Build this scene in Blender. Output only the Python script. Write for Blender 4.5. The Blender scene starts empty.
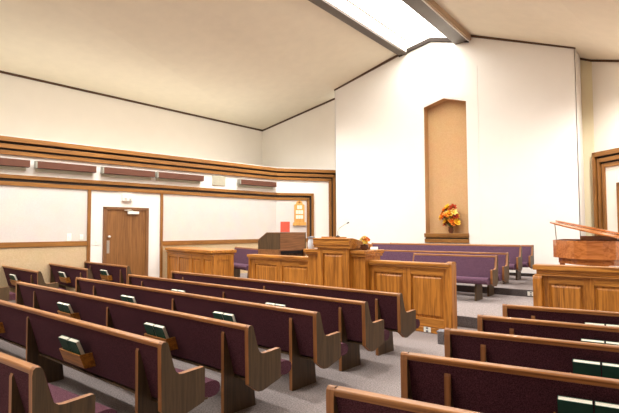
import bpy, math, random
from mathutils import Vector, Matrix
random.seed(7)
PI = math.pi
scn = bpy.context.scene
COL = scn.collection

# ---------------------------------------------------------------- camera
yaw, pitch, roll, fpx, camz = 0.659949, 0.0483654, -0.0040971, 476.687, 1.74
cy, sy, cp, sp = math.cos(yaw), math.sin(yaw), math.cos(pitch), math.sin(pitch)
F = Vector((-sy*cp, cy*cp, sp)); R = Vector((cy, sy, 0)); U = R.cross(F)
cr, sr = math.cos(roll), math.sin(roll)
R2 = cr*R + sr*U; U2 = -sr*R + cr*U
cd = bpy.data.cameras.new('camera'); cam = bpy.data.objects.new('camera', cd); COL.objects.link(cam)
m = Matrix((R2, U2, -F)).transposed().to_4x4(); m.translation = Vector((0, 0, camz)); cam.matrix_world = m
cd.sensor_width = 36; cd.sensor_fit = 'HORIZONTAL'; cd.lens = fpx/619*36; cd.clip_start = .05; cd.clip_end = 100
scn.camera = cam

# ---------------------------------------------------------------- world, lights, exposure
w = bpy.data.worlds.new('world'); scn.world = w; w.use_nodes = True
w.node_tree.nodes['Background'].inputs[0].default_value = (1, .93, .84, 1)
w.node_tree.nodes['Background'].inputs[1].default_value = .6
SKY_EMIT = 4.5
def area(name, loc, sx, sy_, power, col, rot=(0, 0, 0)):
    l = bpy.data.lights.new(name, 'AREA'); l.shape = 'RECTANGLE'; l.size = sx; l.size_y = sy_; l.energy = power; l.color = col
    o = bpy.data.objects.new(name, l); COL.objects.link(o); o.location = loc; o.rotation_euler = rot
    return o
# fill spots added under the ceiling to brighten the room, no fittings
def spot_light(name, loc, power, col=(1, .965, .925)):
    l = bpy.data.lights.new(name, 'SPOT'); l.energy = power; l.color = col; l.spot_size = 2.85; l.spot_blend = .8; l.shadow_soft_size = .15
    o = bpy.data.objects.new(name, l); COL.objects.link(o); o.location = loc
for dx, dy, dz in ((-11.5, 2, 6.6), (-11.5, 7, 6.5), (-11, 12, 6.4), (1.5, 4, 5.2), (1.0, 11.5, 5.2), (-3.4, 4.5, 6.8), (-3.4, 10.5, 6.8), (-9, -1, 7), (-9, 5, 7.2), (-9, 10.5, 7.1), (-.6, 13.6, 5.7)):
    spot_light('added_fill_spot', (dx, dy, dz), 260)
# unseen uplights added above the ledge behind the stepped frame, for brightness
for s_, z_ in ((-13.5, 4.2), (-9, 4.2), (-4.5, 4.2), (-.6, 4.2)):
    area('added_ledge_light', (-12.23+math.cos(math.radians(83))*s_-1.3, 13.66+math.sin(math.radians(83))*s_+.3, z_), 0.5, 4.0, 5.5, (1, .97, .91), (PI, 0, math.radians(-7)))
scn.view_settings.view_transform = 'Standard'; scn.view_settings.look = 'None'
scn.view_settings.gamma = 1; scn.view_settings.use_curve_mapping = False
scn.view_settings.exposure = 1.27

# ---------------------------------------------------------------- materials
def lin(c):
    return tuple(((v/255)/12.92 if v/255 <= .04045 else ((v/255+.055)/1.055)**2.4) for v in c) + (1,)
def base_mat(name, rough=.6, spec=.5):
    mt = bpy.data.materials.new(name); mt.use_nodes = True
    nt = mt.node_tree; b = nt.nodes['Principled BSDF']
    b.inputs['Roughness'].default_value = rough; b.inputs['Specular IOR Level'].default_value = spec
    return mt, nt, b
def plain(name, c, rough=.6, spec=.4, metal=0, noise=.04, scale=6):
    mt, nt, b = base_mat(name, rough, spec); b.inputs['Metallic'].default_value = metal
    tc = nt.nodes.new('ShaderNodeTexCoord'); n = nt.nodes.new('ShaderNodeTexNoise'); n.inputs['Scale'].default_value = scale
    r = nt.nodes.new('ShaderNodeValToRGB'); l = lin(c)
    r.color_ramp.elements[0].color = tuple(v*(1-noise) for v in l[:3])+(1,); r.color_ramp.elements[1].color = tuple(min(1, v*(1+noise)) for v in l[:3])+(1,)
    r.color_ramp.elements[0].position = .3; r.color_ramp.elements[1].position = .7
    nt.links.new(tc.outputs['Object'], n.inputs['Vector']); nt.links.new(n.outputs['Fac'], r.inputs[0]); nt.links.new(r.outputs[0], b.inputs['Base Color'])
    return mt
def wood(name, c1, c2, axis='x', rough=.42, scale=7, spec=.45):
    mt, nt, b = base_mat(name, rough, spec)
    tc = nt.nodes.new('ShaderNodeTexCoord'); mp = nt.nodes.new('ShaderNodeMapping')
    s = [scale*3.2]*3; s['xyz'.index(axis)] = scale*.16
    mp.inputs['Scale'].default_value = s
    n = nt.nodes.new('ShaderNodeTexNoise'); n.inputs['Scale'].default_value = 1.0; n.inputs['Detail'].default_value = 5; n.inputs['Distortion'].default_value = 1.2
    n2 = nt.nodes.new('ShaderNodeTexNoise'); n2.inputs['Scale'].default_value = 4.5; n2.inputs['Detail'].default_value = 3
    mx = nt.nodes.new('ShaderNodeMath'); mx.operation = 'MULTIPLY_ADD'; mx.inputs[1].default_value = .35; 
    r = nt.nodes.new('ShaderNodeValToRGB'); r.color_ramp.elements[0].color = lin(c1); r.color_ramp.elements[1].color = lin(c2)
    r.color_ramp.elements[0].position = .5; r.color_ramp.elements[1].position = .78
    L = nt.links.new
    L(tc.outputs['Object'], mp.inputs['Vector']); L(mp.outputs[0], n.inputs['Vector']); L(mp.outputs[0], n2.inputs['Vector'])
    L(n2.outputs['Fac'], mx.inputs[0]); L(n.outputs['Fac'], mx.inputs[2]); L(mx.outputs[0], r.inputs[0]); L(r.outputs[0], b.inputs['Base Color'])
    bp = nt.nodes.new('ShaderNodeBump'); bp.inputs['Strength'].default_value = .12; L(mx.outputs[0], bp.inputs['Height']); L(bp.outputs[0], b.inputs['Normal'])
    return mt
def fabric(name, c1, c2, scale=160, rough=.95, bump=.3, weave=False):
    mt, nt, b = base_mat(name, rough, .15); L = nt.links.new
    
    tc = nt.nodes.new('ShaderNodeTexCoord'); n = nt.nodes.new('ShaderNodeTexNoise'); n.inputs['Scale'].default_value = scale; n.inputs['Detail'].default_value = 3
    r = nt.nodes.new('ShaderNodeValToRGB'); r.color_ramp.elements[0].color = lin(c1); r.color_ramp.elements[1].color = lin(c2)
    r.color_ramp.elements[0].position = .35; r.color_ramp.elements[1].position = .65
    L(tc.outputs['Object'], n.inputs['Vector']); L(n.outputs['Fac'], r.inputs[0])
    out = r.outputs[0]
    if weave:
        br = nt.nodes.new('ShaderNodeTexNoise'); br.inputs['Scale'].default_value = 2.2
        mx = nt.nodes.new('ShaderNodeMixRGB'); mx.blend_type = 'MULTIPLY'; mx.inputs[0].default_value = .12
        L(tc.outputs['Object'], br.inputs['Vector']); L(out, mx.inputs[1]); L(br.outputs['Color'], mx.inputs[2]); out = mx.outputs[0]
    L(out, b.inputs['Base Color'])
    bp = nt.nodes.new('ShaderNodeBump'); bp.inputs['Strength'].default_value = bump; bp.inputs['Distance'].default_value = .005; L(n.outputs['Fac'], bp.inputs['Height']); L(bp.outputs[0], b.inputs['Normal'])
    return mt
def emit(name, c, s):
    mt = bpy.data.materials.new(name); mt.use_nodes = True; nt = mt.node_tree; nt.nodes.clear()
    e = nt.nodes.new('ShaderNodeEmission'); e.inputs[0].default_value = lin(c); e.inputs[1].default_value = s
    o = nt.nodes.new('ShaderNodeOutputMaterial'); nt.links.new(e.outputs[0], o.inputs[0]); return mt

M = {}
M['cap'] = wood('oak_cap', (124, 76, 36), (168, 112, 60), 'x', .34)
M['edge'] = wood('oak_edge', (126, 78, 40), (160, 106, 60), 'z', .4)
M['end'] = wood('oak_end_panel', (62, 46, 28), (88, 67, 43), 'z', .5)
M['rail_x'] = wood('golden_oak_x', (134, 80, 22), (196, 130, 52), 'x', .38)
M['rail_z'] = wood('golden_oak_z', (130, 76, 20), (194, 126, 48), 'z', .38)
M['trim_x'] = wood('trim_oak_x', (120, 76, 30), (154, 104, 46), 'x', .45)
M['trim_z'] = wood('trim_oak_z', (116, 74, 30), (150, 100, 46), 'z', .45)
M['door'] = wood('door_veneer', (112, 72, 34), (138, 93, 50), 'z', .45, 5)
M['doorframe'] = wood('door_frame_wood', (108, 70, 40), (130, 90, 56), 'z', .45)
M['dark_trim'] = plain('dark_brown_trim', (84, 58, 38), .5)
M['gap'] = plain('dark_trim_shade_gap', (42, 32, 26), .8)  # painted shade of gaps between frame bands; also baseboard and gable line
M['piano'] = wood('piano_walnut', (156, 88, 40), (194, 120, 64), 'x', .2, 4, .6)
M['console'] = wood('console_wood', (108, 70, 40), (142, 96, 58), 'x', .4)
M['fab'] = fabric('plum_pew_fabric', (58, 30, 36), (100, 60, 70))
M['seatfab'] = fabric('plum_seat_fabric', (66, 36, 45), (98, 62, 74), 120)
M['choirfab'] = fabric('purple_choir_fabric', (80, 54, 72), (106, 78, 96), 90)
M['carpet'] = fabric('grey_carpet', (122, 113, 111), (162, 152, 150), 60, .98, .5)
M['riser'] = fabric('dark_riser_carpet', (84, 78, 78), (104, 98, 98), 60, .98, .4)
M['white'] = plain('white_paint', (238, 234, 228), .7, .3, 0, .01, 2)
M['cream'] = plain('cream_paint', (244, 238, 228), .75, .3, 0, .01, 2)
M['olive'] = plain('pale_olive_wall', (222, 212, 180), .75, .3, 0, .01, 2)  # olive tone of the narrow back wall strip
M['ceil'] = plain('ceiling_texture', (230, 221, 200), .85, .2, 0, .02, 3)
M['wallfab'] = fabric('pale_wall_fabric', (214, 206, 200), (222, 214, 208), 60, .9, .15, True)
M['wainfab'] = fabric('tan_wall_fabric', (198, 172, 134), (216, 192, 156), 60, .9, .2, True)
M['nichefab'] = fabric('tan_niche_fabric', (206, 166, 120), (212, 174, 130), 30, .9, .2, True)
M['green'] = plain('green_book_cloth', (28, 76, 60), .6)
M['pages'] = plain('book_pages', (232, 228, 212), .8, .2, 0, .08, 200)
M['box'] = plain('brown_fixture_enamel', (96, 57, 41), .5)
M['boxend'] = plain('grey_fixture_end', (150, 148, 136), .4)
M['lens'] = plain('fixture_shadow_tone', (200, 200, 178), .5)  # shadow tone for the band under each box fixture
M['vent'] = plain('vent_paint', (186, 182, 162), .6)
M['plastic'] = plain('white_plastic', (238, 236, 228), .4)
M['steel'] = plain('brushed_steel', (190, 185, 175), .3, .5, .8)
M['black'] = plain('black_plastic', (24, 22, 22), .4)
M['skyframe'] = plain('dark_bronze_frame', (84, 72, 62), .35, .5, .3)
M['skytan'] = plain('tan_light_trim', (176, 150, 122), .6)
M['sky'] = emit('light_diffuser', (255, 250, 240), SKY_EMIT)
M['well'] = plain('light_well_white', (250, 246, 236), .6)
M['red'] = plain('red_book_cloth', (206, 84, 64), .6)
M['greyfab'] = fabric('grey_cloth', (120, 116, 122), (150, 146, 150), 80)
M['paleblue'] = plain('pale_blue_white', (216, 222, 232), .3)
M['greyplastic'] = plain('grey_plastic', (118, 118, 122), .4)
M['petal_y'] = plain('yellow_petal', (246, 196, 60), .7, .2, 0, .15, 60)
M['petal_o'] = plain('orange_petal', (232, 126, 40), .7, .2, 0, .15, 60)
M['petal_r'] = plain('rust_petal', (180, 66, 36), .7, .2, 0, .15, 60)
M['petal_p'] = plain('pale_yellow_petal', (250, 226, 130), .7, .2, 0, .1, 60)
M['leaf'] = plain('olive_leaf', (98, 104, 48), .7)
M['vase'] = plain('dark_brown_vase', (92, 54, 34), .35)
M['board'] = wood('board_oak', (196, 140, 64), (222, 168, 92), 'z', .45)

# ---------------------------------------------------------------- mesh helpers
class MB:
    def __init__(s): s.v = []; s.f = []; s.m = []; s.sm = []
    def add(s, vs, fs, mi=0, smooth=False):
        n = len(s.v); s.v += [tuple(v) for v in vs]
        for f in fs: s.f.append([n+i for i in f]); s.m.append(mi); s.sm.append(smooth)
        return s
    def box(s, x0, x1, y0, y1, z0, z1, mi=0):
        vs = [(x, y, z) for z in (z0, z1) for y in (y0, y1) for x in (x0, x1)]
        return s.add(vs, [(0, 2, 3, 1), (4, 5, 7, 6), (0, 1, 5, 4), (1, 3, 7, 5), (3, 2, 6, 7), (2, 0, 4, 6)], mi)
    def prism_x(s, prof, x0, x1, mi=0, smooth=False):      # (y,z) polygon extruded along x
        n = len(prof); vs = [(x0, y, z) for y, z in prof]+[(x1, y, z) for y, z in prof]
        s.add(vs, [tuple(range(n)), tuple(reversed(range(n, 2*n)))], mi)
        return s.add(vs, [(i, i+n, (i+1) % n+n, (i+1) % n) for i in range(n)], mi, smooth)
    def prism_z(s, poly, z0, z1, mi=0, smooth=False):
        n = len(poly); vs = [(x, y, z0) for x, y in poly]+[(x, y, z1) for x, y in poly]
        s.add(vs, [tuple(reversed(range(n))), tuple(range(n, 2*n))], mi)
        return s.add(vs, [(i, (i+1) % n, (i+1) % n+n, i+n) for i in range(n)], mi, smooth)
    def prism_y(s, poly, y0, y1, mi=0, smooth=False):      # (x,z) polygon extruded along y
        n = len(poly); vs = [(x, y0, z) for x, z in poly]+[(x, y1, z) for x, z in poly]
        s.add(vs, [tuple(range(n)), tuple(reversed(range(n, 2*n)))], mi)
        return s.add(vs, [(i, i+n, (i+1) % n+n, (i+1) % n) for i in range(n)], mi, smooth)
    def bar(s, a, b, w_, h, mi=0, up=(0, 0, 1)):           # rectangular bar between two points
        a = Vector(a); b = Vector(b); d = (b-a).normalized(); u = Vector(up)
        sd = d.cross(u).normalized(); u = sd.cross(d).normalized()
        vs = [p+sd*i*w_/2+u*j*h/2 for p in (a, b) for i, j in ((-1, -1), (1, -1), (1, 1), (-1, 1))]
        return s.add(vs, [(0, 3, 2, 1), (4, 5, 6, 7), (0, 1, 5, 4), (1, 2, 6, 5), (2, 3, 7, 6), (3, 0, 4, 7)], mi)
    def tube(s, pts, r, n=8, mi=0, caps=True):
        pts = [Vector(p) for p in pts]; rs = r if isinstance(r, (list, tuple)) else [r]*len(pts)
        rings = []; base = len(s.v)
        for i, p in enumerate(pts):
            d = (pts[min(i+1, len(pts)-1)]-pts[max(i-1, 0)]).normalized()
            u = Vector((0, 0, 1)) if abs(d.z) < .9 else Vector((1, 0, 0))
            a = d.cross(u).normalized(); b = d.cross(a).normalized()
            rings += [p+(a*math.cos(2*PI*k/n)+b*math.sin(2*PI*k/n))*rs[i] for k in range(n)]
        fs = [(i*n+k, i*n+(k+1) % n, (i+1)*n+(k+1) % n, (i+1)*n+k) for i in range(len(pts)-1) for k in range(n)]
        s.add(rings, fs, mi, True)
        if caps: s.add(rings[:n], [tuple(range(n))], mi); s.add(rings[-n:], [tuple(reversed(range(n)))], mi)
        return s
    def lathe(s, prof, c=(0, 0, 0), n=16, mi=0):
        vs = [(c[0]+r*math.cos(2*PI*k/n), c[1]+r*math.sin(2*PI*k/n), c[2]+z) for r, z in prof for k in range(n)]
        fs = [(i*n+k, i*n+(k+1) % n, (i+1)*n+(k+1) % n, (i+1)*n+k) for i in range(len(prof)-1) for k in range(n)]
        s.add(vs, fs, mi, True); s.add(vs[:n], [tuple(reversed(range(n)))], mi); s.add(vs[-n:], [tuple(range(n))], mi)
        return s
    def build(s, name, mats, parent=None, bevel=0, loc=None, rz=0, kind=None, rot=None):
        me = bpy.data.meshes.new(name); me.from_pydata(s.v, [], s.f)
        if not isinstance(mats, (list, tuple)): mats = [mats]
        for mt in mats: me.materials.append(mt if not isinstance(mt, str) else M[mt])
        for p, mi, sm in zip(me.polygons, s.m, s.sm): p.material_index = mi; p.use_smooth = sm
        me.validate(); me.update()
        o = bpy.data.objects.new(name, me); COL.objects.link(o)
        if parent: o.parent = parent
        if loc is not None: o.location = loc
        if rz: o.rotation_euler.z = rz
        if rot: o.rotation_euler = rot
        if kind: o['kind'] = kind
        if bevel:
            b = o.modifiers.new('bevel', 'BEVEL'); b.width = bevel; b.segments = 2; b.limit_method = 'ANGLE'; b.angle_limit = .6
        return o
def thing(name, label, cat, loc=(0, 0, 0), rz=0, group=None, rot=None):
    o = bpy.data.objects.new(name, None); COL.objects.link(o); o.empty_display_size = .2
    o.location = loc; o.rotation_euler = rot or (0, 0, rz); o['label'] = label; o['category'] = cat
    if group: o['group'] = group
    return o
def tag(o, label, cat, group=None):
    o['label'] = label; o['category'] = cat
    if group: o['group'] = group
    return o
S = 'structure'

# ================================================================ SETTING
YB = 15.9
P1 = .19; P2 = .345
MB().box(-18.5, 5.2, -5.2, 16.6, -.1, 0).build('floor', 'carpet', kind=S)
# platform, two levels
MB().prism_z([(-9.55, 8.44), (4.9, 8.44), (4.9, 16), (-12.3, 16), (-12.6, 10.1), (-9.55, 10.1)], 0.002, P1).build('floor_platform', 'carpet', kind=S)
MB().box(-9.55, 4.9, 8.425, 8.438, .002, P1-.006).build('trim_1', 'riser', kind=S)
MB().box(-9.4, 4.9, 11.72, 16, P1+.002, P2).build('floor_platform_upper', 'carpet', kind=S)
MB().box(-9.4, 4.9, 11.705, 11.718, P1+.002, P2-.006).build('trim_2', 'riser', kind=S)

# ceiling
C_NL = (-17.66, -5.2, 6.98); C_E = (-15.07, YB, 6.33); C_E2 = (-11.0, YB, 7.12); C_A = (-10.37, 15, 7.14); C_B = (-7.6, 15, 7.92)
C_NB = (-7.6, -5.2, 7.92); C_NB2 = (-5.08, -5.2, 7.94); C_B2 = (-5.08, 15, 7.94); C_D = (-2.17, 15, 6.82); C_D2 = (-2.3, YB, 6.84)
C_F0 = (-1.88, YB, 6.66); C_F1 = (-1.1, 15.2, 6.28); C_F2 = (5, 10.1, 4.2); C_NR = (5, -5.2, 4.35)
def poly(pts, fs, name, mat, **k): return MB().add(pts, fs).build(name, mat, kind=S, **k)
poly([C_NL, C_E, C_E2, C_A, C_B, C_NB], [(0, 1, 5), (1, 3, 5), (3, 4, 5), (1, 2, 3)], 'ceiling', 'ceil')
poly([C_NB2, C_B2, C_D, C_D2, C_F0, C_F1, C_F2, C_NR], [(0, 1, 2), (2, 3, 4), (2, 4, 5), (0, 2, 5), (0, 5, 6), (0, 6, 7)], 'ceiling_right', 'ceil')
# upper walls
def wallq(a, b, name, mat='cream', z0=0):
    poly([a, b, (b[0], b[1], z0), (a[0], a[1], z0)], [(0, 1, 2, 3)], name, mat)
wallq(C_NL, C_E, 'wall_left_upper'); wallq(C_E, C_E2, 'wall_back_upper'); 
wallq(C_D2, C_F0, 'wall_back_right', 'olive'); wallq(C_F0, C_F1, 'wall_right_recess', 'cream'); wallq(C_F1, C_F2, 'wall_right_recess_far', 'cream'); wallq(C_F2, C_NR, 'wall_right')
poly([(-17.66, -5.2, 0), (-17.66, -5.2, 6.98), (-7.6, -5.2, 7.92), (-5.12, -5.2, 7.9), (5, -5.2, 4.35), (5, -5.2, 0)], [(0, 1, 2, 3, 4, 5)], 'wall_rear', 'cream')
# dark cove lines along ceiling edges
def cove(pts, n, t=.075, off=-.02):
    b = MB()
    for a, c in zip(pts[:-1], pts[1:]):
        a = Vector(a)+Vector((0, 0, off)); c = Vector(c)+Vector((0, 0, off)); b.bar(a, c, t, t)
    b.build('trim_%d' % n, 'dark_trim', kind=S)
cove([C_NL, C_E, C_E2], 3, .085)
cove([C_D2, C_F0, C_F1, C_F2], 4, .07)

# front panel wall with niche (front face y = 15)
yp = 15.0
top = [(-10.37, 7.14), (-7.58, 7.90), (-6.42, 8.13), (-5.2, 7.78), (-5.08, 7.93), (-2.17, 6.82)]
nx0, nx1, nz0, nz1, nap = -6.72, -5.28, 1.60, 5.85, (-6.02, 6.05)
def topz(x):
    for (xa, za), (xb, zb) in zip(top[:-1], top[1:]):
        if xa <= x <= xb: return za+(zb-za)*(x-xa)/(xb-xa)
b = MB()
def fc(pts): b.add([(x, yp, z) for x, z in pts], [tuple(range(len(pts)))])
fc([(-10.37, 0), (nx0, 0), (nx0, topz(nx0)), (-7.58, 7.90), (-10.37, 7.14)])
fc([(nx1, 0), (-2.17, 0), (-2.17, 6.82), (-5.08, 7.93), (-5.2, 7.78), (nx1, topz(nx1))])
fc([(nx0, 0), (nx1, 0), (nx1, nz0), (nx0, nz0)])
fc([(nx0, nz1), nap, nap, (nap[0], topz(nap[0])), (-6.42, 8.13), (nx0, topz(nx0))][0:2]+[(nap[0], topz(nap[0])), (-6.42, 8.13), (nx0, topz(nx0))])
fc([nap, (nx1, nz1-.02), (nx1, topz(nx1)), (nap[0], topz(nap[0]))])
b.box(-10.37, -10.35, yp, 16, 0, 7.13); b.box(-2.19, -2.17, yp, 16, 0, 6.81)
d = .32
b.build('wall_front', 'white', kind=S)
b = MB()
b.add([(nx0, yp, nz0), (nx0, yp+d, nz0), (nx0, yp+d, nz1), (nx0, yp, nz1)], [(0, 1, 2, 3)])
b.add([(nx1, yp, nz0), (nx1, yp+d, nz0), (nx1, yp+d, nz1-.02), (nx1, yp, nz1-.02)], [(0, 1, 2, 3)])
b.add([(nx0, yp, nz1), (nx0, yp+d, nz1), (nap[0], yp+d, nap[1]), (nap[0], yp, nap[1])], [(0, 1, 2, 3)])
b.add([(nx1, yp, nz1-.02), (nx1, yp+d, nz1-.02), (nap[0], yp+d, nap[1]), (nap[0], yp, nap[1])], [(0, 1, 2, 3)])
b.build('wall_niche_reveal', 'nichefab', kind=S)
poly([(nx0, yp+d, 1.3), (nx1, yp+d, 1.3), (nx1, yp+d, nz1), (nap[0], yp+d, nap[1]), (nx0, yp+d, nz1)], [(0, 1, 2, 3, 4)], 'wall_niche_back', 'nichefab')
# shallow raised surround of the niche, a frame left and right with a gable over it
b = MB(); t = .012
for xa, xb in ((-7.12, nx0-.02), (nx1+.02, -4.9)):
    b.box(xa, xb, yp-t, yp, P2, 5.9)
b.prism_y([(-7.12, 5.9), (nx0-.02, 5.9), (-6.02, 6.1), (nx1+.02, 5.88), (-4.9, 5.9), (-4.9, 6.9), (-6.1, 7.25), (-7.12, 6.95)], yp-t, yp)
b.build('trim_5', 'white', kind=S)
# niche ledge : two oak boards with a dark reveal
b = MB(); b.box(nx0-.02, nx1+.02, yp-.10, yp+d, 1.52, 1.60); b.box(nx0-.02, nx1+.02, yp-.06, yp, 1.30, 1.42); b.box(nx0-.02, nx1+.02, yp-.08, yp, 1.465, 1.52)
b.build('trim_6', 'trim_x', kind=S, bevel=.006)
MB().box(nx0, nx1, yp-.02, yp, 1.40, 1.48).build('trim_7', 'gap', kind=S)
# baseboard
MB().box(-10.4, -2.17, yp-.012, yp, P2, P2+.09).build('baseboard_front', 'gap', kind=S)
# dark line along the gable
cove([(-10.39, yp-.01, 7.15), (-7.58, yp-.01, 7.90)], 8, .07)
b = MB()
for a, c in (((-7.62, 7.87), (-6.42, 8.12)), ((-6.42, 8.12), (-5.13, 7.78))): b.bar((a[0], yp-.05, a[1]-.02), (c[0], yp-.05, c[1]-.02), .12, .12)
b.build('trim_9', 'gap', kind=S)
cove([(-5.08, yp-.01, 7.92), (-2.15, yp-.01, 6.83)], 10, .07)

# ---- skylight / light trough on the ridge
MB().box(-7.60, -7.30, -5.2, yp-.01, 7.82, 8.5).build('trim_11', ['skyframe'], kind=S)
MB().box(-5.58, -5.14, -5.2, yp-.01, 7.74, 8.5).build('trim_12', ['skyframe'], kind=S)
MB().box(-5.135, -5.07, -5.2, yp-.01, 7.76, 7.96).build('trim_13', 'skytan', kind=S)
MB().box(-5.15, -5.125, -5.2, yp-.01, 7.725, 7.755).build('trim_14', 'white', kind=S)
b = MB(); b.box(-7.30, -7.28, -5.2, yp+.02, 7.87, 8.5); b.box(-5.60, -5.58, -5.2, yp+.06, 7.76, 8.5); b.box(-7.30, -5.58, yp+.03, yp+.06, 7.7, 8.5)
b.build('ceiling_light_well', 'well', kind=S)
sk = thing('ceiling_light', 'long glowing white light trough along the ceiling ridge', 'ceiling light', (-6.41, 5, 8.3))
MB().prism_y([(-.86, 0), (0, .12), (.80, 0), (.80, .03), (0, .15), (-.86, .03)], -10.1, 9.98).build('diffuser', 'sky', sk)
MB().box(-.885, -.845, -10.1, 9.98, -.05, -.02).build('edge_bar', 'dark_trim', sk)

# ---- lower left wall (direction 83 deg) and angled recess wall (55 deg)
K = Vector((-12.23, 13.66, 0))
A1 = math.radians(83); A2 = math.radians(55)
# wall-local frames: x along the wall, y INTO the room is negative of outward; z up
def wl(builder, name, mat, which='left', kind=S, bevel=0, parent=None):
    a = A1 if which == 'left' else A2
    return builder.build(name, mat, parent=parent, loc=K, rz=a, kind=kind, bevel=bevel)
# in these frames +y points out of the room (left), room side is -y
SL = -16.0; SR = 2.62; ZT = 4.14
b = MB().box(SL, 0.03, 0.0, .15, 0, ZT); b.box(SL, .03, .15, 3.2, ZT-.05, ZT); wl(b, 'wall_left', 'white')
wl(MB().box(-.02, SR, 0.0, .12, 0, ZT), 'wall_left_recess', 'white', 'r')
# pale fabric panels
wl(MB().box(SL, -7.0, -.012, 0, 1.45, 2.90), 'wall_left_fabric', 'wallfab')
wl(MB().box(SL, -7.0, -.012, 0, 0.0, 1.32), 'wall_left_wainscot', 'wainfab')
wl(MB().box(-4.72, .0, -.012, 0, 1.40, 2.92), 'wall_left_fabric_front', 'wallfab')
wl(MB().box(-4.72, .0, -.012, 0, 0, 1.27), 'wall_left_wainscot_front', 'wainfab')
wl(MB().box(0, 1.22, -.012, 0, 1.40, 2.92), 'wall_recess_fabric', 'wallfab', 'r')
wl(MB().box(0, 1.22, -.012, 0, 0, 1.27), 'wall_recess_wainscot', 'wainfab', 'r')
tn = [15]
def trimL(boxes, mat, which='left'):
    b = MB()
    for q in boxes: b.box(*q)
    o = wl(b, 'trim_%d' % tn[0], mat, which, bevel=.004); tn[0] += 1; return o
# outer stepped frame: three bands
bands = [(3.98, 4.10, .14), (3.81, 3.915, .11), (3.655, 3.755, .07)]
trimL([(SL, -.0, -p, 0, a, c) for a, c, p in bands], 'trim_x')
trimL([(-.0, SR-(4.13-c), -p, 0, a, c) for a, c, p in bands], 'trim_x', 'r')
trimL([(SR-(4.13-a), SR-(4.13-c), -p, 0, 0, c) for a, c, p in bands], 'trim_z', 'r')
trimL([(SL, 0, -.05, 0, 3.70, 4.10)], 'gap'); trimL([(0, SR-.04, -.05, 0, 3.70, 4.10), (SR-.44, SR-.04, -.05, 0, 0, 4.1)], 'gap', 'r')  # dark backing paints the shade in the gaps between bands
# inner frame: two bands
bands = [(3.06, 3.155, .08), (2.88, 2.985, .05)]
SI = 1.53
trimL([(SL, 0, -p, 0, a, c) for a, c, p in bands], 'trim_x')
trimL([(0, SI-(3.18-c), -p, 0, a, c) for a, c, p in bands], 'trim_x', 'r')
trimL([(SI-(3.18-a), SI-(3.18-c), -p, 0, 0, c) for a, c, p in bands], 'trim_z', 'r')
trimL([(SL, 0, -.04, 0, 2.93, 3.15)], 'gap'); trimL([(0, SI-.03, -.04, 0, 2.93, 3.15), (SI-.25, SI-.03, -.04, 0, 0, 3.15)], 'gap', 'r')  # shade between the two inner bands, put in as dark backing
# chair rails and door-side verticals
trimL([(SL, -7.0, -.04, 0, 1.32, 1.45), (-4.72, 0, -.04, 0, 1.26, 1.40)], 'trim_x')
trimL([(0, SI-.29, -.04, 0, 1.26, 1.40)], 'trim_x', 'r')
trimL([(-7.0, -6.91, -.05, 0, 0, 2.89), (-4.80, -4.72, -.05, 0, 0, 2.89)], 'trim_z')
wl(MB().box(-6.91, -6.55, -.015, 0, 0, .10).box(-5.2, -4.80, -.015, 0, 0, .10), 'baseboard_left', 'dark_trim')

# door
dr = bpy.data.objects.new('door_1', None); COL.objects.link(dr); dr.location = K; dr.rotation_euler.z = A1; dr['kind'] = S
b = MB().box(-6.56, -6.47, -.05, .02, 0, 2.42).box(-5.28, -5.19, -.05, .02, 0, 2.42).box(-6.56, -5.19, -.05, .02, 2.34, 2.42)
b.build('door_frame', 'doorframe', dr, bevel=.005)
MB().box(-6.47, -5.28, -.02, 0, 0.01, 2.34).build('door_slab', 'door', dr)
b = MB().tube([(-6.40, -.02, 1.56), (-6.40, -.05, 1.56)], .02, 10); b.lathe([(.0, -.035), (.03, -.025), (.04, 0), (.03, .025), (0, .035)], (-6.40, -.075, 1.56), 14)
b.build('door_knob', 'plastic', dr)
MB().box(-6.45, -6.37, -.026, -.02, 1.08, 1.45).build('push_plate', 'steel', dr, bevel=.003)
MB().box(-5.86, -5.52, -.09, -.02, 2.22, 2.30).build('door_closer', 'plastic', dr, bevel=.01)
b = MB().bar((-5.70, -.06, 2.32), (-5.98, -.10, 2.33), .02, .02).bar((-5.98, -.10, 2.33), (-5.75, -.05, 2.36), .02, .02); b.build('closer_arm', 'steel', dr)

# right-hand recess wall frame (direction -40 deg from its corner)
K3 = Vector((-1.88, YB, 0)); A3 = math.radians(-40)
def wr(bd, mat, bevel=.004):
    bd.build('trim_%d' % tn[0], mat, loc=K3, rz=A3, kind=S, bevel=bevel); tn[0] += 1
bands = [(3.78, 3.91, .14), (3.61, 3.72, .11), (3.45, 3.56, .07)]
b = MB()
for a, c, p in bands: b.box(.02+(3.93-c), 8, -p, -.005, a, c)
wr(b, 'trim_x')
b = MB()
for a, c, p in bands: b.box(.03+(3.93-c)*.72, .03+(3.93-a)*.72, -p, -.005, 0, c)
wr(b, 'trim_z'); wr(MB().box(.06, 8, -.05, -.005, 3.5, 3.9).box(.06, .36, -.05, -.005, 0, 3.9), 'gap')  # dark backing stands in for shade between the right outer bands
b = MB()
for a, c, p in [(2.87, 2.98, .10), (2.70, 2.83, .06)]: b.box(.80+(2.98-c), 8, -p, -.005, a, c).box(.80+(2.98-c), .80+(2.98-a), -p, -.005, 0, c)
wr(b, 'trim_z'); wr(MB().box(.84, 8, -.04, -.005, 2.75, 2.95).box(.84, 1.04, -.04, -.005, 0, 2.95), 'gap')  # same painted shade behind the right inner bands

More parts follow.
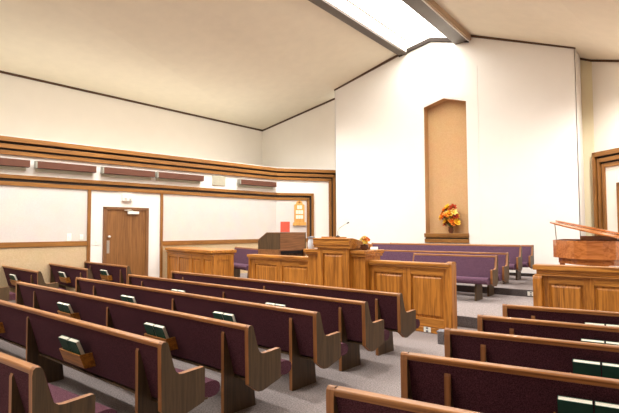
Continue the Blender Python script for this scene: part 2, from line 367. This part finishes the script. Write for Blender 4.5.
# ================================================================ WALL FIXTURES
def wp(s, out, z, which='left'):
    a = A1 if which == 'left' else A2
    return K+Vector((math.cos(a)*s, math.sin(a)*s, 0))+Vector((math.sin(a), -math.cos(a), 0))*out+Vector((0, 0, z))
fx = [(-9.95, -8.44, 'leftmost of the row'), (-8.31, -6.78, 'second from the left edge'), (-6.61, -5.02, 'directly above the wooden door'), (-4.95, -3.28, 'left of the square vent'), (-1.80, -.08, 'right of the square vent')]
for s0, s1, lab in fx:
    t = thing('wall_box_fixture', 'long brown box fixture on the white wall strip, '+lab, 'wall fixture', wp((s0+s1)/2-.06, .002, 3.36), A1, 'brown box fixtures on the left wall')
    h = (s1-s0)/2
    MB().box(-h+.04, h-.0, -.20, -.04, .0, .18).build('housing', 'box', t, bevel=.006)
    MB().box(-h, -h+.04, -.21, -.04, -.005, .185).build('end_cap', 'boxend', t, bevel=.004)
    MB().box(-h+.05, h-.05, -.04, 0, -.08, .12).build('mount_shadow_band', 'lens', t)  # pale band painted as the shadow of the box on the wall
t = thing('wall_vent', 'square pale grille between two box fixtures on the left wall', 'vent', wp(-2.63, .002, 3.43), A1)
MB().box(-.27, .27, -.03, 0, -.16, .18).build('frame', 'vent', t, bevel=.006)
b = MB()
for i in range(9): b.box(-.24, -.01, -.036, -.03, -.14+i*.035, -.12+i*.035).box(.01, .24, -.036, -.03, -.14+i*.035, -.12+i*.035)
b.build('slats', 'vent', t)
t = thing('emergency_light', 'small white emergency light box above the wooden door', 'emergency light', wp(-5.88, .004, 2.70), A1)
MB().box(-.16, .16, -.10, 0, -.10, .10).build('housing', 'plastic', t, bevel=.015)
for sx in (-.07, .07): MB().tube([(sx, -.10, -.02), (sx, -.125, -.03)], .035, 12).build('lamp_head', 'plastic', t)
def plate(name, label, cat, p, rz, w_, h, toggle=True, mat='plastic'):
    t = thing(name, label, cat, p, rz)
    MB().box(-w_/2, w_/2, -.012, 0, -h/2, h/2).build('cover_plate', mat, t, bevel=.003)
    if toggle: MB().box(-.012, .012, -.03, -.012, -.015, .02).build('toggle', mat, t)
    else:
        MB().box(-.02, .02, -.016, -.012, .01, .04).box(-.02, .02, -.016, -.012, -.04, -.01).build('socket', 'greyplastic', t)
plate('light_switch', 'small pale switch plate on the white wall just left of the door', 'switch', wp(-6.72, .002, 1.40), A1, .10, .14)
plate('wall_thermostat', 'small white box above the chair rail on the left wall', 'thermostat', wp(-7.47, .014, 1.56), A1, .12, .20)
plate('wall_switch', 'small cream switch plate on the fabric wall between white box and door', 'switch', wp(-7.15, .014, 1.56), A1, .10, .14)
# hymn board
t = thing('hymn_board', 'golden oak hymn board with white number cards on the recess wall', 'hymn board', wp(.92, .014, 2.40, 'r'), A2)
b = MB().prism_y([(-.20, -.40), (.20, -.40), (.20, .30), (.13, .34), (.10, .43), (0, .48), (-.10, .43), (-.13, .34), (-.20, .30)], -.05, 0)
b.build('board', 'board', t, bevel=.006)
MB().box(-.26, .26, -.10, 0, -.50, -.40).box(-.26, .26, -.10, -.08, -.40, -.37).build('tray', 'board', t, bevel=.008)
MB().tube([(0, -.052, .40), (0, -.06, .40)], .045, 12).build('boss', 'trim_z', t)
for r_ in range(3):
    b = MB()
    for c_ in range(2 if r_ == 0 else 3):
        n_ = 2 if r_ == 0 else 3; x = (c_-(n_-1)/2)*.10
        b.box(x-.045, x+.045, -.058, -.05, .14-r_*.19, .28-r_*.19)
    b.build('number_cards', 'pages', t)

# ================================================================ PEWS
def arc(cx, cz, r, a0, a1, n): return [(cx+r*math.cos(math.radians(a0+(a1-a0)*i/n)), cz+r*math.sin(math.radians(a0+(a1-a0)*i/n))) for i in range(n+1)]
END = [(-.05, .37), (-.06, .84)]+[(-.055, .875), (-.04, .89), (-.005, .885), (.005, .865), (.035, .76), (.055, .69), (.075, .645), (.105, .622), (.14, .616), (.34, .625), (.352, .615), (.352, .37), (.345, .345), (.12, .285), (.06, .29)]
LEG = [(-.02, 0), (-.025, .76), (-.015, .785), (.015, .785), (.03, .74), (.09, .42), (.34, .39), (.38, .0)]
BACK = [(-.035, .845), (.10, .37), (.135, .37), (.15, .46), (.03, .845)]
CUSH = [(.12, .36), (.30, .355), (.46, .34), (.51, .345), (.545, .37), (.555, .405), (.545, .44), (.51, .465), (.46, .475), (.30, .462), (.12, .45)]
def make_pew(label, loc, rz, L, legs, racks=(), hs=1.0, fab='fab', seat='seatfab', group=None, endmat='end', ends=(True, True), rz_off=0):
    sc = lambda pr: [(y, z*hs) for y, z in pr]
    t = thing('pew', label, 'pew', loc, rz, group)
    T = .047
    for i, on in enumerate(ends):
        x0 = 0 if i == 0 else L-T
        o = MB().prism_x(sc(END), x0, x0+T, 0).build('end_panel', [endmat, 'edge'], t)
        # light solid-wood edge band on the rim faces
        for p in o.data.polygons:
            if abs(p.normal.x) < .5: p.material_index = 1
        bv = o.modifiers.new('bevel', 'BEVEL'); bv.width = .006; bv.segments = 2; bv.limit_method = 'ANGLE'; bv.angle_limit = .8
    MB().prism_x(sc(BACK), T, L-T).build('backrest', fab, t, bevel=.006)
    MB().prism_x([(-.052, .842*hs), (-.056, .872*hs), (-.048, .881*hs), (.0, .884*hs), (.012, .876*hs), (.014, .85*hs), (.008, .842*hs)], T, L-T).build('top_rail', 'cap', t, bevel=.004)
    MB().prism_x(sc(CUSH), T+.004, L-T-.004, 0, True).build('seat_cushion', seat, t)
    MB().box(T, L-T, .10, .42, .335*hs, .352*hs).build('seat_board', 'end', t)
    for x in legs:
        o = MB().prism_x(sc(LEG), x-.021, x+.021).build('leg', ['end', 'edge'], t)
        for p in o.data.polygons:
            if p.normal.y < -.5 or (p.normal.z > .5 and p.center.z > .6): p.material_index = 1
        bv = o.modifiers.new('bevel', 'BEVEL'); bv.width = .006; bv.segments = 2; bv.limit_method = 'ANGLE'; bv.angle_limit = .8
    for x, w_ in racks:
        b = MB(); h = w_/2; dz = rz_off
        b.prism_x([(-.035, .475+dz), (-.085, .60+dz), (-.097, .595+dz), (-.047, .470+dz)], x-h, x+h)
        b.prism_x([(-.047, .470+dz), (.055, .470+dz), (.055, .482+dz), (-.042, .482+dz)], x-h, x+h)
        for sx in (-1, 1):
            xa = x+sx*h-(.012 if sx > 0 else 0)
            b.prism_x([(-.04, .475+dz), (.058, .475+dz), (.020, .605+dz), (-.088, .60+dz)], xa, xa+.012)
        b.build('book_rack', 'rail_x', t, bevel=.002)
    return t
def pew_world(t, x, y, z):
    c, s_ = math.cos(t.rotation_euler.z), math.sin(t.rotation_euler.z)
    return Vector((t.location.x+c*x-s_*y, t.location.y+s_*x+c*y, t.location.z+z))
BW, BH, BT = .178, .245, .034
def make_hymnal(label, pw, x, lean=.40, turn=0.0, mat='green', tall=BH, dz=0):
    p = pew_world(pw, x, -.024, .490+dz)
    t = thing('hymnal', label, 'book', p, 0, 'green hymnals in the pew racks', rot=(lean, 0, pw.rotation_euler.z+turn))
    h = BW/2
    MB().box(-h, h, -.004, 0, 0, tall).box(-h, h, BT, BT+.004, 0, tall).box(-h, -h+.004, 0, BT, 0, tall).build('cover', mat, t)
    MB().box(-h+.004, h-.003, 0, BT, .004, tall-.0025).build('pages', 'pages', t)
    return t

def placeL(xr, yr, ang, L):     # location of the left end from the right (aisle) end
    a = math.radians(ang); return (xr-L*math.cos(a), yr-L*math.sin(a), 0), a
ordn = ['front', 'second', 'third', 'fourth', 'fifth', 'sixth']
book_pos = ['left', 'right']
# centre-left block
rows = [(-2.955, 5.82, -4.0, 5.51), (-2.95, 4.92, -3.5, 5.58), (-2.98, 4.01, -3.4, 5.77), (-3.04, 3.09, -3.1, 5.83), (-3.12, 2.25, -1.9, 5.86), (-3.19, 1.37, 1.0, 5.9)]
Lp = []
descr = ['long plum pew nearest the wooden rail, centre-left block', 'long plum pew second from the wooden rail, centre-left block', 'long plum pew third from the wooden rail, centre-left block', 'long plum pew fourth from the wooden rail, centre-left block', 'long plum pew fifth from the rail, cut by the left edge of the photo', 'plum pew in the bottom left corner, only its right end in view']
for i, (xr, yr, ang, L) in enumerate(rows):
    loc, a = placeL(xr, yr, ang, L)
    racks = [] if i == 5 else [(L-1.46, .43), (L-3.80, .43)]
    pw = make_pew(descr[i], loc, a, L, [L-.38-.02, L-2.68, L-5.12], racks, group='plum pews in the centre-left block')
    Lp.append(pw)
    for j, (x, w_) in enumerate(racks):
        if i == 4 and j == 1: continue
        for k in (0, 1):
            lab = '%s green hymnal, %s rack on the %s pew of centre-left block' % (book_pos[k], 'aisle-side' if j == 0 else 'wall-side', ordn[i])
            make_hymnal(lab, pw, x+(-.096 if k == 0 else .096))
# right block
rowsR = [(-1.62, 5.69), (-1.62, 4.85), (-1.63, 4.03), (-1.56, 3.08), (-1.55, 2.19)]
dR = ['plum pew right of the aisle, nearest the right wooden rail', 'plum pew right of the aisle, second from the rail', 'plum pew right of the aisle, third from the rail, grey box at its end', 'plum pew right of the aisle, fourth from the rail', 'plum pew right of the aisle in the bottom foreground, nearest the camera']
Rp = []
for i, (x, y) in enumerate(rowsR):
    L = 4.6; a = math.radians([7.5, 5.5, 6.8, 7.6, 6.6][i])
    pw = make_pew(dR[i], (x-.003, y, 0), a, L, [.31, 2.3, L-.4], [([.985, 1.075, 1.145, 1.145][i], .42)] if i < 4 else [], group='plum pews in the right block', rz_off=.03)
    Rp.append(pw)
    if i < 4:
        for k in (0, 1):
            make_hymnal('%s dark green hymnal in rack of the %s pew, right block' % (book_pos[k], ordn[i]), pw, [.985, 1.075, 1.145, 1.145][i]+(-.093 if k == 0 else .093), dz=.03, lean=.33)
# far left block
rowsS = [(-10.43, 6.41, -6.2, 2.62), (-10.38, 5.42, -8.0, 3.2), (-10.65, 4.50, -5.5, 3.2), (-10.65, 3.55, -4.5, 3.2)]
dS = ['short plum pew before the wooden door, in the far left block', 'short plum pew against the tan wainscot, second in the far left block', 'short plum pew third in the far left block, cut by the left photo edge', 'pew end with armrest at the left photo edge, far left block']
for i, (xr, yr, ang, L) in enumerate(rowsS):
    loc, a = placeL(xr, yr, ang, L)
    racks = [(L-1.25-(.38 if i else 0), .43)] if i < 3 else []
    legs = [L-.45, .32] if i == 0 else [L-.55, .42]
    pw = make_pew(dS[i], loc, a, L, legs, racks, group='plum pews in the far left block')
    for x, w_ in racks:
        for k in (0, 1):
            make_hymnal('%s hymnal in rack on the %s pew of far left block' % (book_pos[k], ordn[i]), pw, x+(-.096 if k == 0 else .096))

# choir pews facing the room (purple)
def choir(label, xr, yb, zf, L, hs=1.08, legs=None, rz=PI):
    return make_pew(label, (xr, yb, zf), rz, L, legs or [.36, L-.36], (), hs, 'choirfab', 'choirfab', 'purple choir pews on the platform', 'end')
choir('purple choir pew on the lower platform, nearest row, behind the wooden rail', -3.17, 10.75, P1, 1.98, 1.09)
choir('long purple choir pew just behind the nearest choir pew', -3.17, 11.62-.02, P1, 4.4, 1.12)
choir('purple choir pew on the upper platform, third row from the rail', -3.21, 12.95, P2, 4.4, 1.10)
choir('purple choir pew against the white front wall, rearmost row', -3.19, 14.1, P2, 4.4, 1.07)

# ================================================================ WOODEN RAILS, PULPIT
def panelled(parent, x0, x1, yf, z0, z1, panels, mat='rail_z', thick=.10, body='body'):
    """a panelled front: local x along it, front face at y=yf looking to -y."""
    MB().box(x0, x1, yf+.032, yf+thick, z0, z1).build(body, mat, parent)
    # stiles and rails
    edges = [x0]+[v for p in panels for v in p]+[x1]
    for i in range(0, len(edges), 2): MB().box(edges[i], edges[i+1], yf, yf+.034, z0, z1).build('stile', mat, parent, bevel=.003)
    for (a, c) in panels:
        MB().box(a, c, yf+.001, yf+.034, z1-.12, z1).build('cross_rail', mat.replace('_z', '_x'), parent, bevel=.003)
        MB().box(a, c, yf+.001, yf+.034, z0, z0+.14).build('cross_rail', mat.replace('_z', '_x'), parent, bevel=.003)
    for (a, c) in panels:
        g = .02
        b = MB()
        za, zb = z0+.14+g, z1-.12-g
        k = .035
        vs = [(a+g, yf+.031, za), (c-g, yf+.031, za), (c-g, yf+.031, zb), (a+g, yf+.031, zb), (a+g+k, yf+.006, za+k), (c-g-k, yf+.006, za+k), (c-g-k, yf+.006, zb-k), (a+g+k, yf+.006, zb-k)]
        b.add(vs, [(4, 5, 6, 7), (0, 1, 5, 4), (1, 2, 6, 5), (2, 3, 7, 6), (3, 0, 4, 7)])
        b.build('raised_panel', mat, parent)
RA = math.radians(-4.2)
def rail_len(p0, L): pass
# left section: origin at its left end
t = thing('panelled_rail', 'golden oak panelled rail left of the pulpit, organ behind it', 'rail', (-8.0, 8.05, 0), RA)
L = 1.93
panelled(t, 0, L, 0, .10, 1.07, [(.14, .90), (1.04, 1.80)])
MB().box(-.05, L, -.05, .16, 1.07, 1.10).box(-.07, L, -.07, .18, 1.10, 1.165).build('top_cap', 'rail_x', t, bevel=.012)
MB().box(-.01, L, -.02, .12, 0, .10).build('base_moulding', 'rail_x', t, bevel=.006)
MB().box(-.07, 0, -.02, .12, 0, 1.12).build('end_post', 'rail_z', t, bevel=.015)
# right section
t = thing('panelled_rail', 'golden oak panelled rail right of the pulpit ending at the aisle', 'rail', (-4.58, 7.722, 0), RA)
L = 1.59
panelled(t, 0, L, 0, .10, 1.08, [(.10, .70), (.86, 1.46)])
MB().box(-.0, L+.02, -.04, .14, 1.08, 1.11).box(0, L+.03, -.055, .155, 1.11, 1.17).build('top_cap', 'rail_x', t, bevel=.012)
MB().box(0, L+.01, -.025, .12, 0, .09).build('base_moulding', 'rail_x', t, bevel=.006)
MB().box(L-.05, L+.045, -.045, .14, 0, 1.16).prism_x([(-.045, 1.16), (.14, 1.16), (.11, 1.20), (-.015, 1.20)], L-.05, L+.045).build('end_post', 'rail_z', t, bevel=.01)
# right-hand rail
t = thing('panelled_rail', 'long golden oak panelled rail at the right, before the piano', 'rail', (-1.80, 8.26, 0), 0)
L = 6.0
panelled(t, .06, L, 0, .10, 1.0, [(.14+.62*i, .14+.62*i+.48) for i in range(9)])
MB().box(-.05, L, -.06, .13, 1.0, 1.02).box(-.03, L, -.03, .12, 1.02, 1.09).box(-.07, L, -.08, .15, 1.09, 1.17).build('top_cap', 'rail_x', t, bevel=.012)
MB().box(0, L, -.02, .12, 0, .10).build('base_moulding', 'rail_x', t, bevel=.006)
MB().box(-.07, .06, -.10, .10, 0, .96).prism_x([(-.10, .96), (.10, .96), (.07, 1.0), (-.07, 1.0)], -.07, .06).build('end_post', 'rail_z', t, bevel=.012)
# pulpit
t = thing('pulpit', 'golden oak pulpit with sloping top and two side wings', 'pulpit', (-5.28, 7.52, 0), RA)
hw = .385
panelled(t, -hw, hw, 0, .12, 1.40, [(-.25, .25)], thick=.62)
b = MB()
b.prism_x([(-.035, 1.38), (-.035, 1.43), (-.06, 1.445), (-.06, 1.545), (-.075, 1.55), (-.075, 1.575), (.06, 1.575), (.70, 1.44), (.70, 1.34), (.66, 1.34), (.62, 1.40)], -hw-.06, hw+.06)
b.build('sloping_top', 'rail_x', t, bevel=.01)
MB().box(-.30, .30, .02, .06, 1.575, 1.60).build('book_ledge', 'rail_x', t, bevel=.006)
MB().box(-hw-.02, hw+.02, -.03, .64, 0, .12).build('base_moulding', 'rail_x', t, bevel=.008)
for sx, w_ in ((-1, .36), (1, .29)):
    xa, xb = (-hw-w_, -hw) if sx < 0 else (hw, hw+w_)
    MB().box(xa, xb, .12, .62, 0, 1.27).build('side_wing', 'rail_z', t, bevel=.006)
    MB().box(xa-(.03 if sx < 0 else 0), xb+(.03 if sx > 0 else 0), .07, .66, 1.23, 1.28).box(xa-(.06 if sx < 0 else 0), xb+(.04 if sx > 0 else 0), .04, .70, 1.28, 1.35).build('wing_cap', 'rail_x', t, bevel=.012)
# microphone
def pulpit_world(x, y, z):
    c, s_ = math.cos(RA), math.sin(RA); return Vector((-5.28+c*x-s_*y, 7.52+s_*x+c*y, z))
p = pulpit_world(.10, .04, 1.60)
t = thing('microphone', 'thin gooseneck microphone on top of the pulpit', 'microphone', p)
MB().lathe([(.04, 0), (.04, .012), (.015, .02), (.012, .03)], (0, 0, 0), 14).build('base', 'black', t)
MB().tube([(0, 0, .02), (.0, 0, .10), (.03, 0, .16), (.12, .02, .22), (.20, .03, .26)], .006, 8).build('gooseneck', 'steel', t)
MB().tube([(.19, .03, .255), (.23, .035, .272)], [.010, .015], 10).build('capsule', 'black', t)
# small container left of the pulpit top
p = pulpit_world(-hw-.27, .12, 1.352)
t = thing('pitcher', 'small white and pale blue container with grey top left of the pulpit', 'container', p)
MB().lathe([(.06, 0), (.075, .05), (.07, .14), (.055, .19), (.06, .21)], (0, 0, 0), 18).build('body', 'paleblue', t)
MB().lathe([(.062, .21), (.075, .215), (.07, .24), (.02, .25)], (.0, 0, 0), 18).build('lid', 'greyplastic', t)
MB().tube([(.06, 0, .19), (.12, 0, .18), (.125, 0, .10), (.07, 0, .05)], .010, 8).build('handle', 'greyplastic', t)

# flowers
def rosette(b, c, r, mi):
    c = Vector(c)
    for ring, (n, tilt, rr) in enumerate(((6, .35, 1.0), (5, .9, .75), (4, 1.3, .45))):
        for k in range(n):
            a = 2*PI*k/n+ring*.5+random.random()*.3
            out = Vector((math.cos(a), math.sin(a), 0)); up = Vector((0, 0, 1))
            d_ = out*math.cos(tilt)+up*math.sin(tilt); sd = Vector((-out.y, out.x, 0)); L_ = r*rr
            pts = [c, c+d_*L_*.5+sd*L_*.42, c+d_*L_+sd*L_*.2+up*L_*.1, c+d_*L_-sd*L_*.2+up*L_*.1, c+d_*L_*.5-sd*L_*.42]
            b.add(pts, [(0, 1, 2, 3, 4)], mi)
def bouquet(label, p, w_, h, vase_h, n, seed, cols=('petal_y', 'petal_o', 'petal_y', 'petal_o', 'petal_r', 'petal_p')):
    random.seed(seed)
    t = thing('flower_arrangement', label, 'flowers', p)
    MB().lathe([(.05, 0), (.085, vase_h*.4), (.07, vase_h*.8), (.085, vase_h)], (0, 0, 0), 18).build('vase', 'vase', t)
    bs = {k: MB() for k in ('petal_y', 'petal_o', 'petal_r', 'petal_p')}; st = MB(); lf = MB()
    for i in range(n):
        a = random.random()*2*PI; u_ = random.random(); rr = math.sqrt(u_)*w_/2
        ph = random.random()
        z = vase_h+(h-vase_h)*(.12+.80*ph)
        shrink = math.sin(PI*(.15+.75*ph))
        c = Vector((rr*math.cos(a)*shrink, rr*math.sin(a)*shrink*.4, z))
        k = random.choice(cols)
        # face the bloom outwards: build at origin then tilt
        tmp = MB(); rosette(tmp, (0, 0, 0), w_*random.uniform(.13, .2), 0)
        dirv = Vector((c.x*1.5, c.y*1.5-.25*w_, .25*w_)).normalized()
        q = Vector((0, 0, 1)).rotation_difference(dirv)
        bs[k].add([q @ Vector(v)+c for v in tmp.v], tmp.f)
        st.tube([(0, 0, vase_h*.9), (c.x*.5, c.y*.5, (vase_h+c.z)/2), c-dirv*.01], .004, 5)
        for _ in range(2):
            e = c+Vector((random.uniform(-1, 1), random.uniform(-1, 1), random.uniform(-1, .6)))*w_*.17
            sd = Vector((random.uniform(-1, 1), random.uniform(-1, 1), random.uniform(-1, 1))).normalized()*w_*.035
            lf.add([c, (c+e)/2+sd, e, (c+e)/2-sd], [(0, 1, 2, 3)])
    for k, b in bs.items():
        if b.f: b.build('blooms', k, t)
    st.build('stems', 'leaf', t); lf.build('leaves', 'leaf', t)
    return t
bouquet('orange and yellow flower arrangement in the tall wall niche', (-5.87, 15.04, 1.602), .72, .90, .20, 52, 3)
p = pulpit_world(hw+.19, .24, 1.354)
bouquet('yellow and pale orange flowers on the right wing of the pulpit', p, .20, .25, .10, 26, 5, ('petal_p', 'petal_y', 'petal_p', 'petal_o'))
p = pulpit_world(hw+.22, .52, 1.356)
t = thing('folded_paper', 'small folded white paper beside the flowers on the pulpit wing', 'paper', p, .3)
MB().add([(-.07, -.05, 0), (.07, -.05, 0), (.07, .0, .05), (-.07, .0, .05), (.07, .05, 0), (-.07, .05, 0)], [(0, 1, 2, 3), (3, 2, 4, 5)]).build('sheet', 'pages', t).modifiers.new('s', 'SOLIDIFY').thickness = .003

# ================================================================ ORGAN, COUNTER
t = thing('organ_console', 'brown wooden organ console with sloped hood behind the left rail', 'organ', (-8.13, 9.2, P1), math.radians(86))
# local: x along the back (towards right-rear), y away from the camera (player side), back face at y=0
h0 = 1.46
prof = [(0, 1.04), (0, h0), (.45, h0), (.80, h0-.20), (.80, 1.04)]
MB().prism_x(prof, 0, .04).build('side_panel', 'end', t, bevel=.006)
MB().prism_x(prof, 0.98, 1.02).build('side_panel', 'end', t, bevel=.006)
MB().box(.04, .98, 0, .03, 1.04, h0).build('back_panel', 'console', t)
MB().prism_x([(0, h0), (0, h0+.02), (.46, h0+.02), (.82, h0-.19), (.80, h0-.20), (.45, h0)], -.01, 1.03).build('hood', 'console', t, bevel=.004)
MB().box(.06, .96, .05, .70, .10, 1.04).build('body', 'black', t)
MB().box(0, 1.02, -.03, .82, 1.00, 1.04).build('shelf', 'console', t, bevel=.006)
MB().box(0, .06, 0, .8, 0, 1.0).build('leg', 'console', t); MB().box(.96, 1.02, 0, .8, 0, 1.0).build('leg', 'console', t)
MB().box(.06, .96, .05, .12, .75, .92).build('keyboard_rail', 'console', t)
a = math.radians(86)
def org(x, y, z): return Vector((-8.13+math.cos(a)*x-math.sin(a)*y, 9.2+math.sin(a)*x+math.cos(a)*y, z))
p = org(.10, .04, P1+h0+.030)
t = thing('hymn_book', 'red book standing upright on top of the organ', 'book', p, rot=(-.12, 0, math.radians(35)))
MB().box(-.01, .20+.03, -.005, 0, 0, .27).box(-.01, .23, .03, .035, 0, .27).box(-.01, -.005, 0, .03, 0, .27).build('cover', 'red', t)
MB().box(-.005, .225, 0, .03, .004, .265).build('pages', 'pages', t)
# counter by the left wall
t = thing('panelled_counter', 'golden oak panelled counter by the left wall near the door', 'counter', (-9.78, 8.42, 0), math.radians(-13))
L = 3.0
panelled(t, -L, 0, 0, .10, 1.06, [(-L+.12, -L+.72), (-L+.88, -L+1.62), (-L+1.78, -L+2.30), (-.52, -.1)], thick=.62, body='body')
MB().box(-L, .04, -.05, .65, 1.06, 1.09).box(-L, .07, -.08, .69, 1.12, 1.20).box(-L, .02, -.02, .63, 1.09, 1.12).build('top_cap', 'rail_x', t, bevel=.012)
MB().box(-L, .01, -.02, .63, 0, .10).build('base_moulding', 'rail_x', t, bevel=.006)
b = MB(); b.box(0, .02, 0, .62, .10, 1.06)
b.build('side_panel', 'rail_z', t, bevel=.004)
b = MB().box(.02, .035, 0, .14, .1, 1.06).box(.02, .035, .50, .62, .1, 1.06).box(.02, .035, .14, .50, .94, 1.06).box(.02, .035, .14, .50, .1, .24)
b.build('side_stile', 'rail_z', t, bevel=.003)
# small choir pew behind the counter
make_pew('purple pew between the panelled counter and the organ', (-9.55, 10.15, P1), PI-math.radians(22), 2.3, [.36, 1.9], (), 1.12, 'choirfab', 'choirfab', None)

# ================================================================ PIANO
t = thing('grand_piano', 'open reddish walnut grand piano behind the right wooden rail', 'piano', (-1.3, 12.9, P2))
def pz(z): return z-P2
outline = [(-1.12, 1.0), (-1.12, -.05), (-1.10, -.35), (-1.0, -.55), (-.85, -.72), (-.72, -.90), (-.55, -1.06), (-.30, -1.14), (.0, -1.12), (.22, -1.0), (.33, -.8), (.36, -.5), (.36, 1.0)]
z0, z1 = pz(1.07), pz(1.47)
b = MB(); n = len(outline)
inner = []
cx = sum(p[0] for p in outline)/n; cy_ = sum(p[1] for p in outline)/n
for x, y in outline:
    d_ = Vector((x-cx, y-cy_)); d_ *= (d_.length-.045)/d_.length; inner.append((cx+d_.x, cy_+d_.y))
vs = [(x, y, z0) for x, y in outline]+[(x, y, z1) for x, y in outline]+[(x, y, z0) for x, y in inner]+[(x, y, z1) for x, y in inner]
for i in range(n):
    j = (i+1) % n
    b.add([vs[i], vs[j], vs[n+j], vs[n+i]], [(0, 1, 2, 3)], 0, True); b.add([vs[2*n+i], vs[3*n+i], vs[3*n+j], vs[2*n+j]], [(0, 1, 2, 3)]); b.add([vs[n+i], vs[n+j], vs[3*n+j], vs[3*n+i]], [(0, 1, 2, 3)])
b.build('rim', 'piano', t)
MB().prism_z(inner, z0+.20, z0+.23).build('soundboard', 'board', t)
MB().prism_z([(x*.94, y*.94) for x, y in inner], z0-.13, z0+.01).build('underside', 'piano', t)
b = MB()
for i in range(26): b.bar((-.95+i*.045, .55, z0+.33), (-.60+i*.03, -.75+abs(i-13)*.012, z0+.31), .004, .004)
b.build('strings', 'steel', t)
MB().box(-1.10, .34, .55, .62, z0+.23, z1-.02).build('pin_block', 'dark_trim', t)
MB().box(-1.08, .32, .62, 1.0, z0+.02, z0+.16).build('keybed', 'piano', t)
MB().box(-1.0, .25, .78, .97, z0+.16, z0+.19).build('keyboard', 'pages', t)
b = MB()
for i in range(36): b.box(-.98+i*.034, -.966+i*.034, .80, .89, z0+.19, z0+.205)
b.build('black_keys', 'black', t)
# lid hinged along the right-hand side, raised to the left
hx, hz = .38, z1+.03
ang = math.radians(13.5)
def lidpt(x, y, dz=0): # x measured left of the hinge in the lid plane
    return (hx-x*math.cos(ang)-dz*math.sin(ang), y, hz+x*math.sin(ang)+dz*math.cos(ang))
lo = [(0, .98), (1.60, .98), (1.62, -.05), (1.58, -.35), (1.45, -.60), (1.22, -.85), (1.0, -1.02), (.75, -1.16), (.42, -1.20), (.15, -1.08), (.0, -.80)]
vs = [lidpt(x, y) for x, y in lo]+[lidpt(x, y, .035) for x, y in lo]; k = len(lo)
MB().add(vs, [tuple(range(k)), tuple(reversed(range(k, 2*k)))]+[(i, i+k, (i+1) % k+k, (i+1) % k) for i in range(k)]).build('lid', 'piano', t, bevel=.004)
lo = [(0, .30), (1.56, .30), (1.56, .85), (0, .85)]
vs = [lidpt(x, y, .055) for x, y in lo]+[lidpt(x, y, .085) for x, y in lo]
MB().add(vs, [(0, 1, 2, 3), (7, 6, 5, 4)]+[(i, i+4, (i+1) % 4+4, (i+1) % 4) for i in range(4)]).build('front_lid', 'piano', t)
MB().tube([(-1.08, -.05, z1), lidpt(1.52, -.1)], .011, 8).build('lid_prop', 'steel', t)
MB().box(-.62, .15, .25, .29, z1-.05, z1+.09).build('music_desk', 'piano', t, bevel=.01)
for x, y in ((-.93, -.25), (.18, .65), (-.20, -.75)):
    g = MB().tube([(x, y, z0), (x, y, z0-.12), (x, y, .16), (x, y, .07)], [.085, .06, .045, .05], 12)
    lg = g.build('leg', 'piano', t); MB().tube([(x-.02, y, .03), (x+.02, y, .03)], .03, 12).build('caster', 'steel', lg)
b = MB().tube([(-.4, .15, z0), (-.4, .15, .15)], .022, 8).tube([(-.2, .15, z0), (-.2, .15, .15)], .022, 8).box(-.48, -.12, .02, .25, .09, .16); b.build('pedal_lyre', 'piano', t)
for x in (-.38, -.30, -.22): MB().box(x-.012, x+.012, .24, .36, .10, .115).build('pedal', 'steel', t)

# ================================================================ SMALL ITEMS
c, s_ = math.cos(RA), math.sin(RA)
plate('electrical_outlet', 'ivory outlet plate on the base of the rail right of the pulpit', 'outlet', (-4.42+c*1.02+s_*.03, 7.71+s_*1.02-c*.03, .055), RA, .13, .085, False)
plate('electrical_outlet', 'white outlet plate on the dark step riser near the choir pews', 'outlet', (-2.72, 11.70, .262), 0, .15, .10, False)
t = thing('pew_end_box', 'small grey fabric-covered box hanging on the end of a right-block pew', 'box', (-1.705, 4.04, .74), math.radians(6.8))
MB().box(0, .065, -.05, .05, 0, .10).build('pouch', 'greyfab', t, bevel=.01)
MB().box(-.004, .067, -.055, .054, .10, .115).build('flap', 'greyfab', t, bevel=.004)
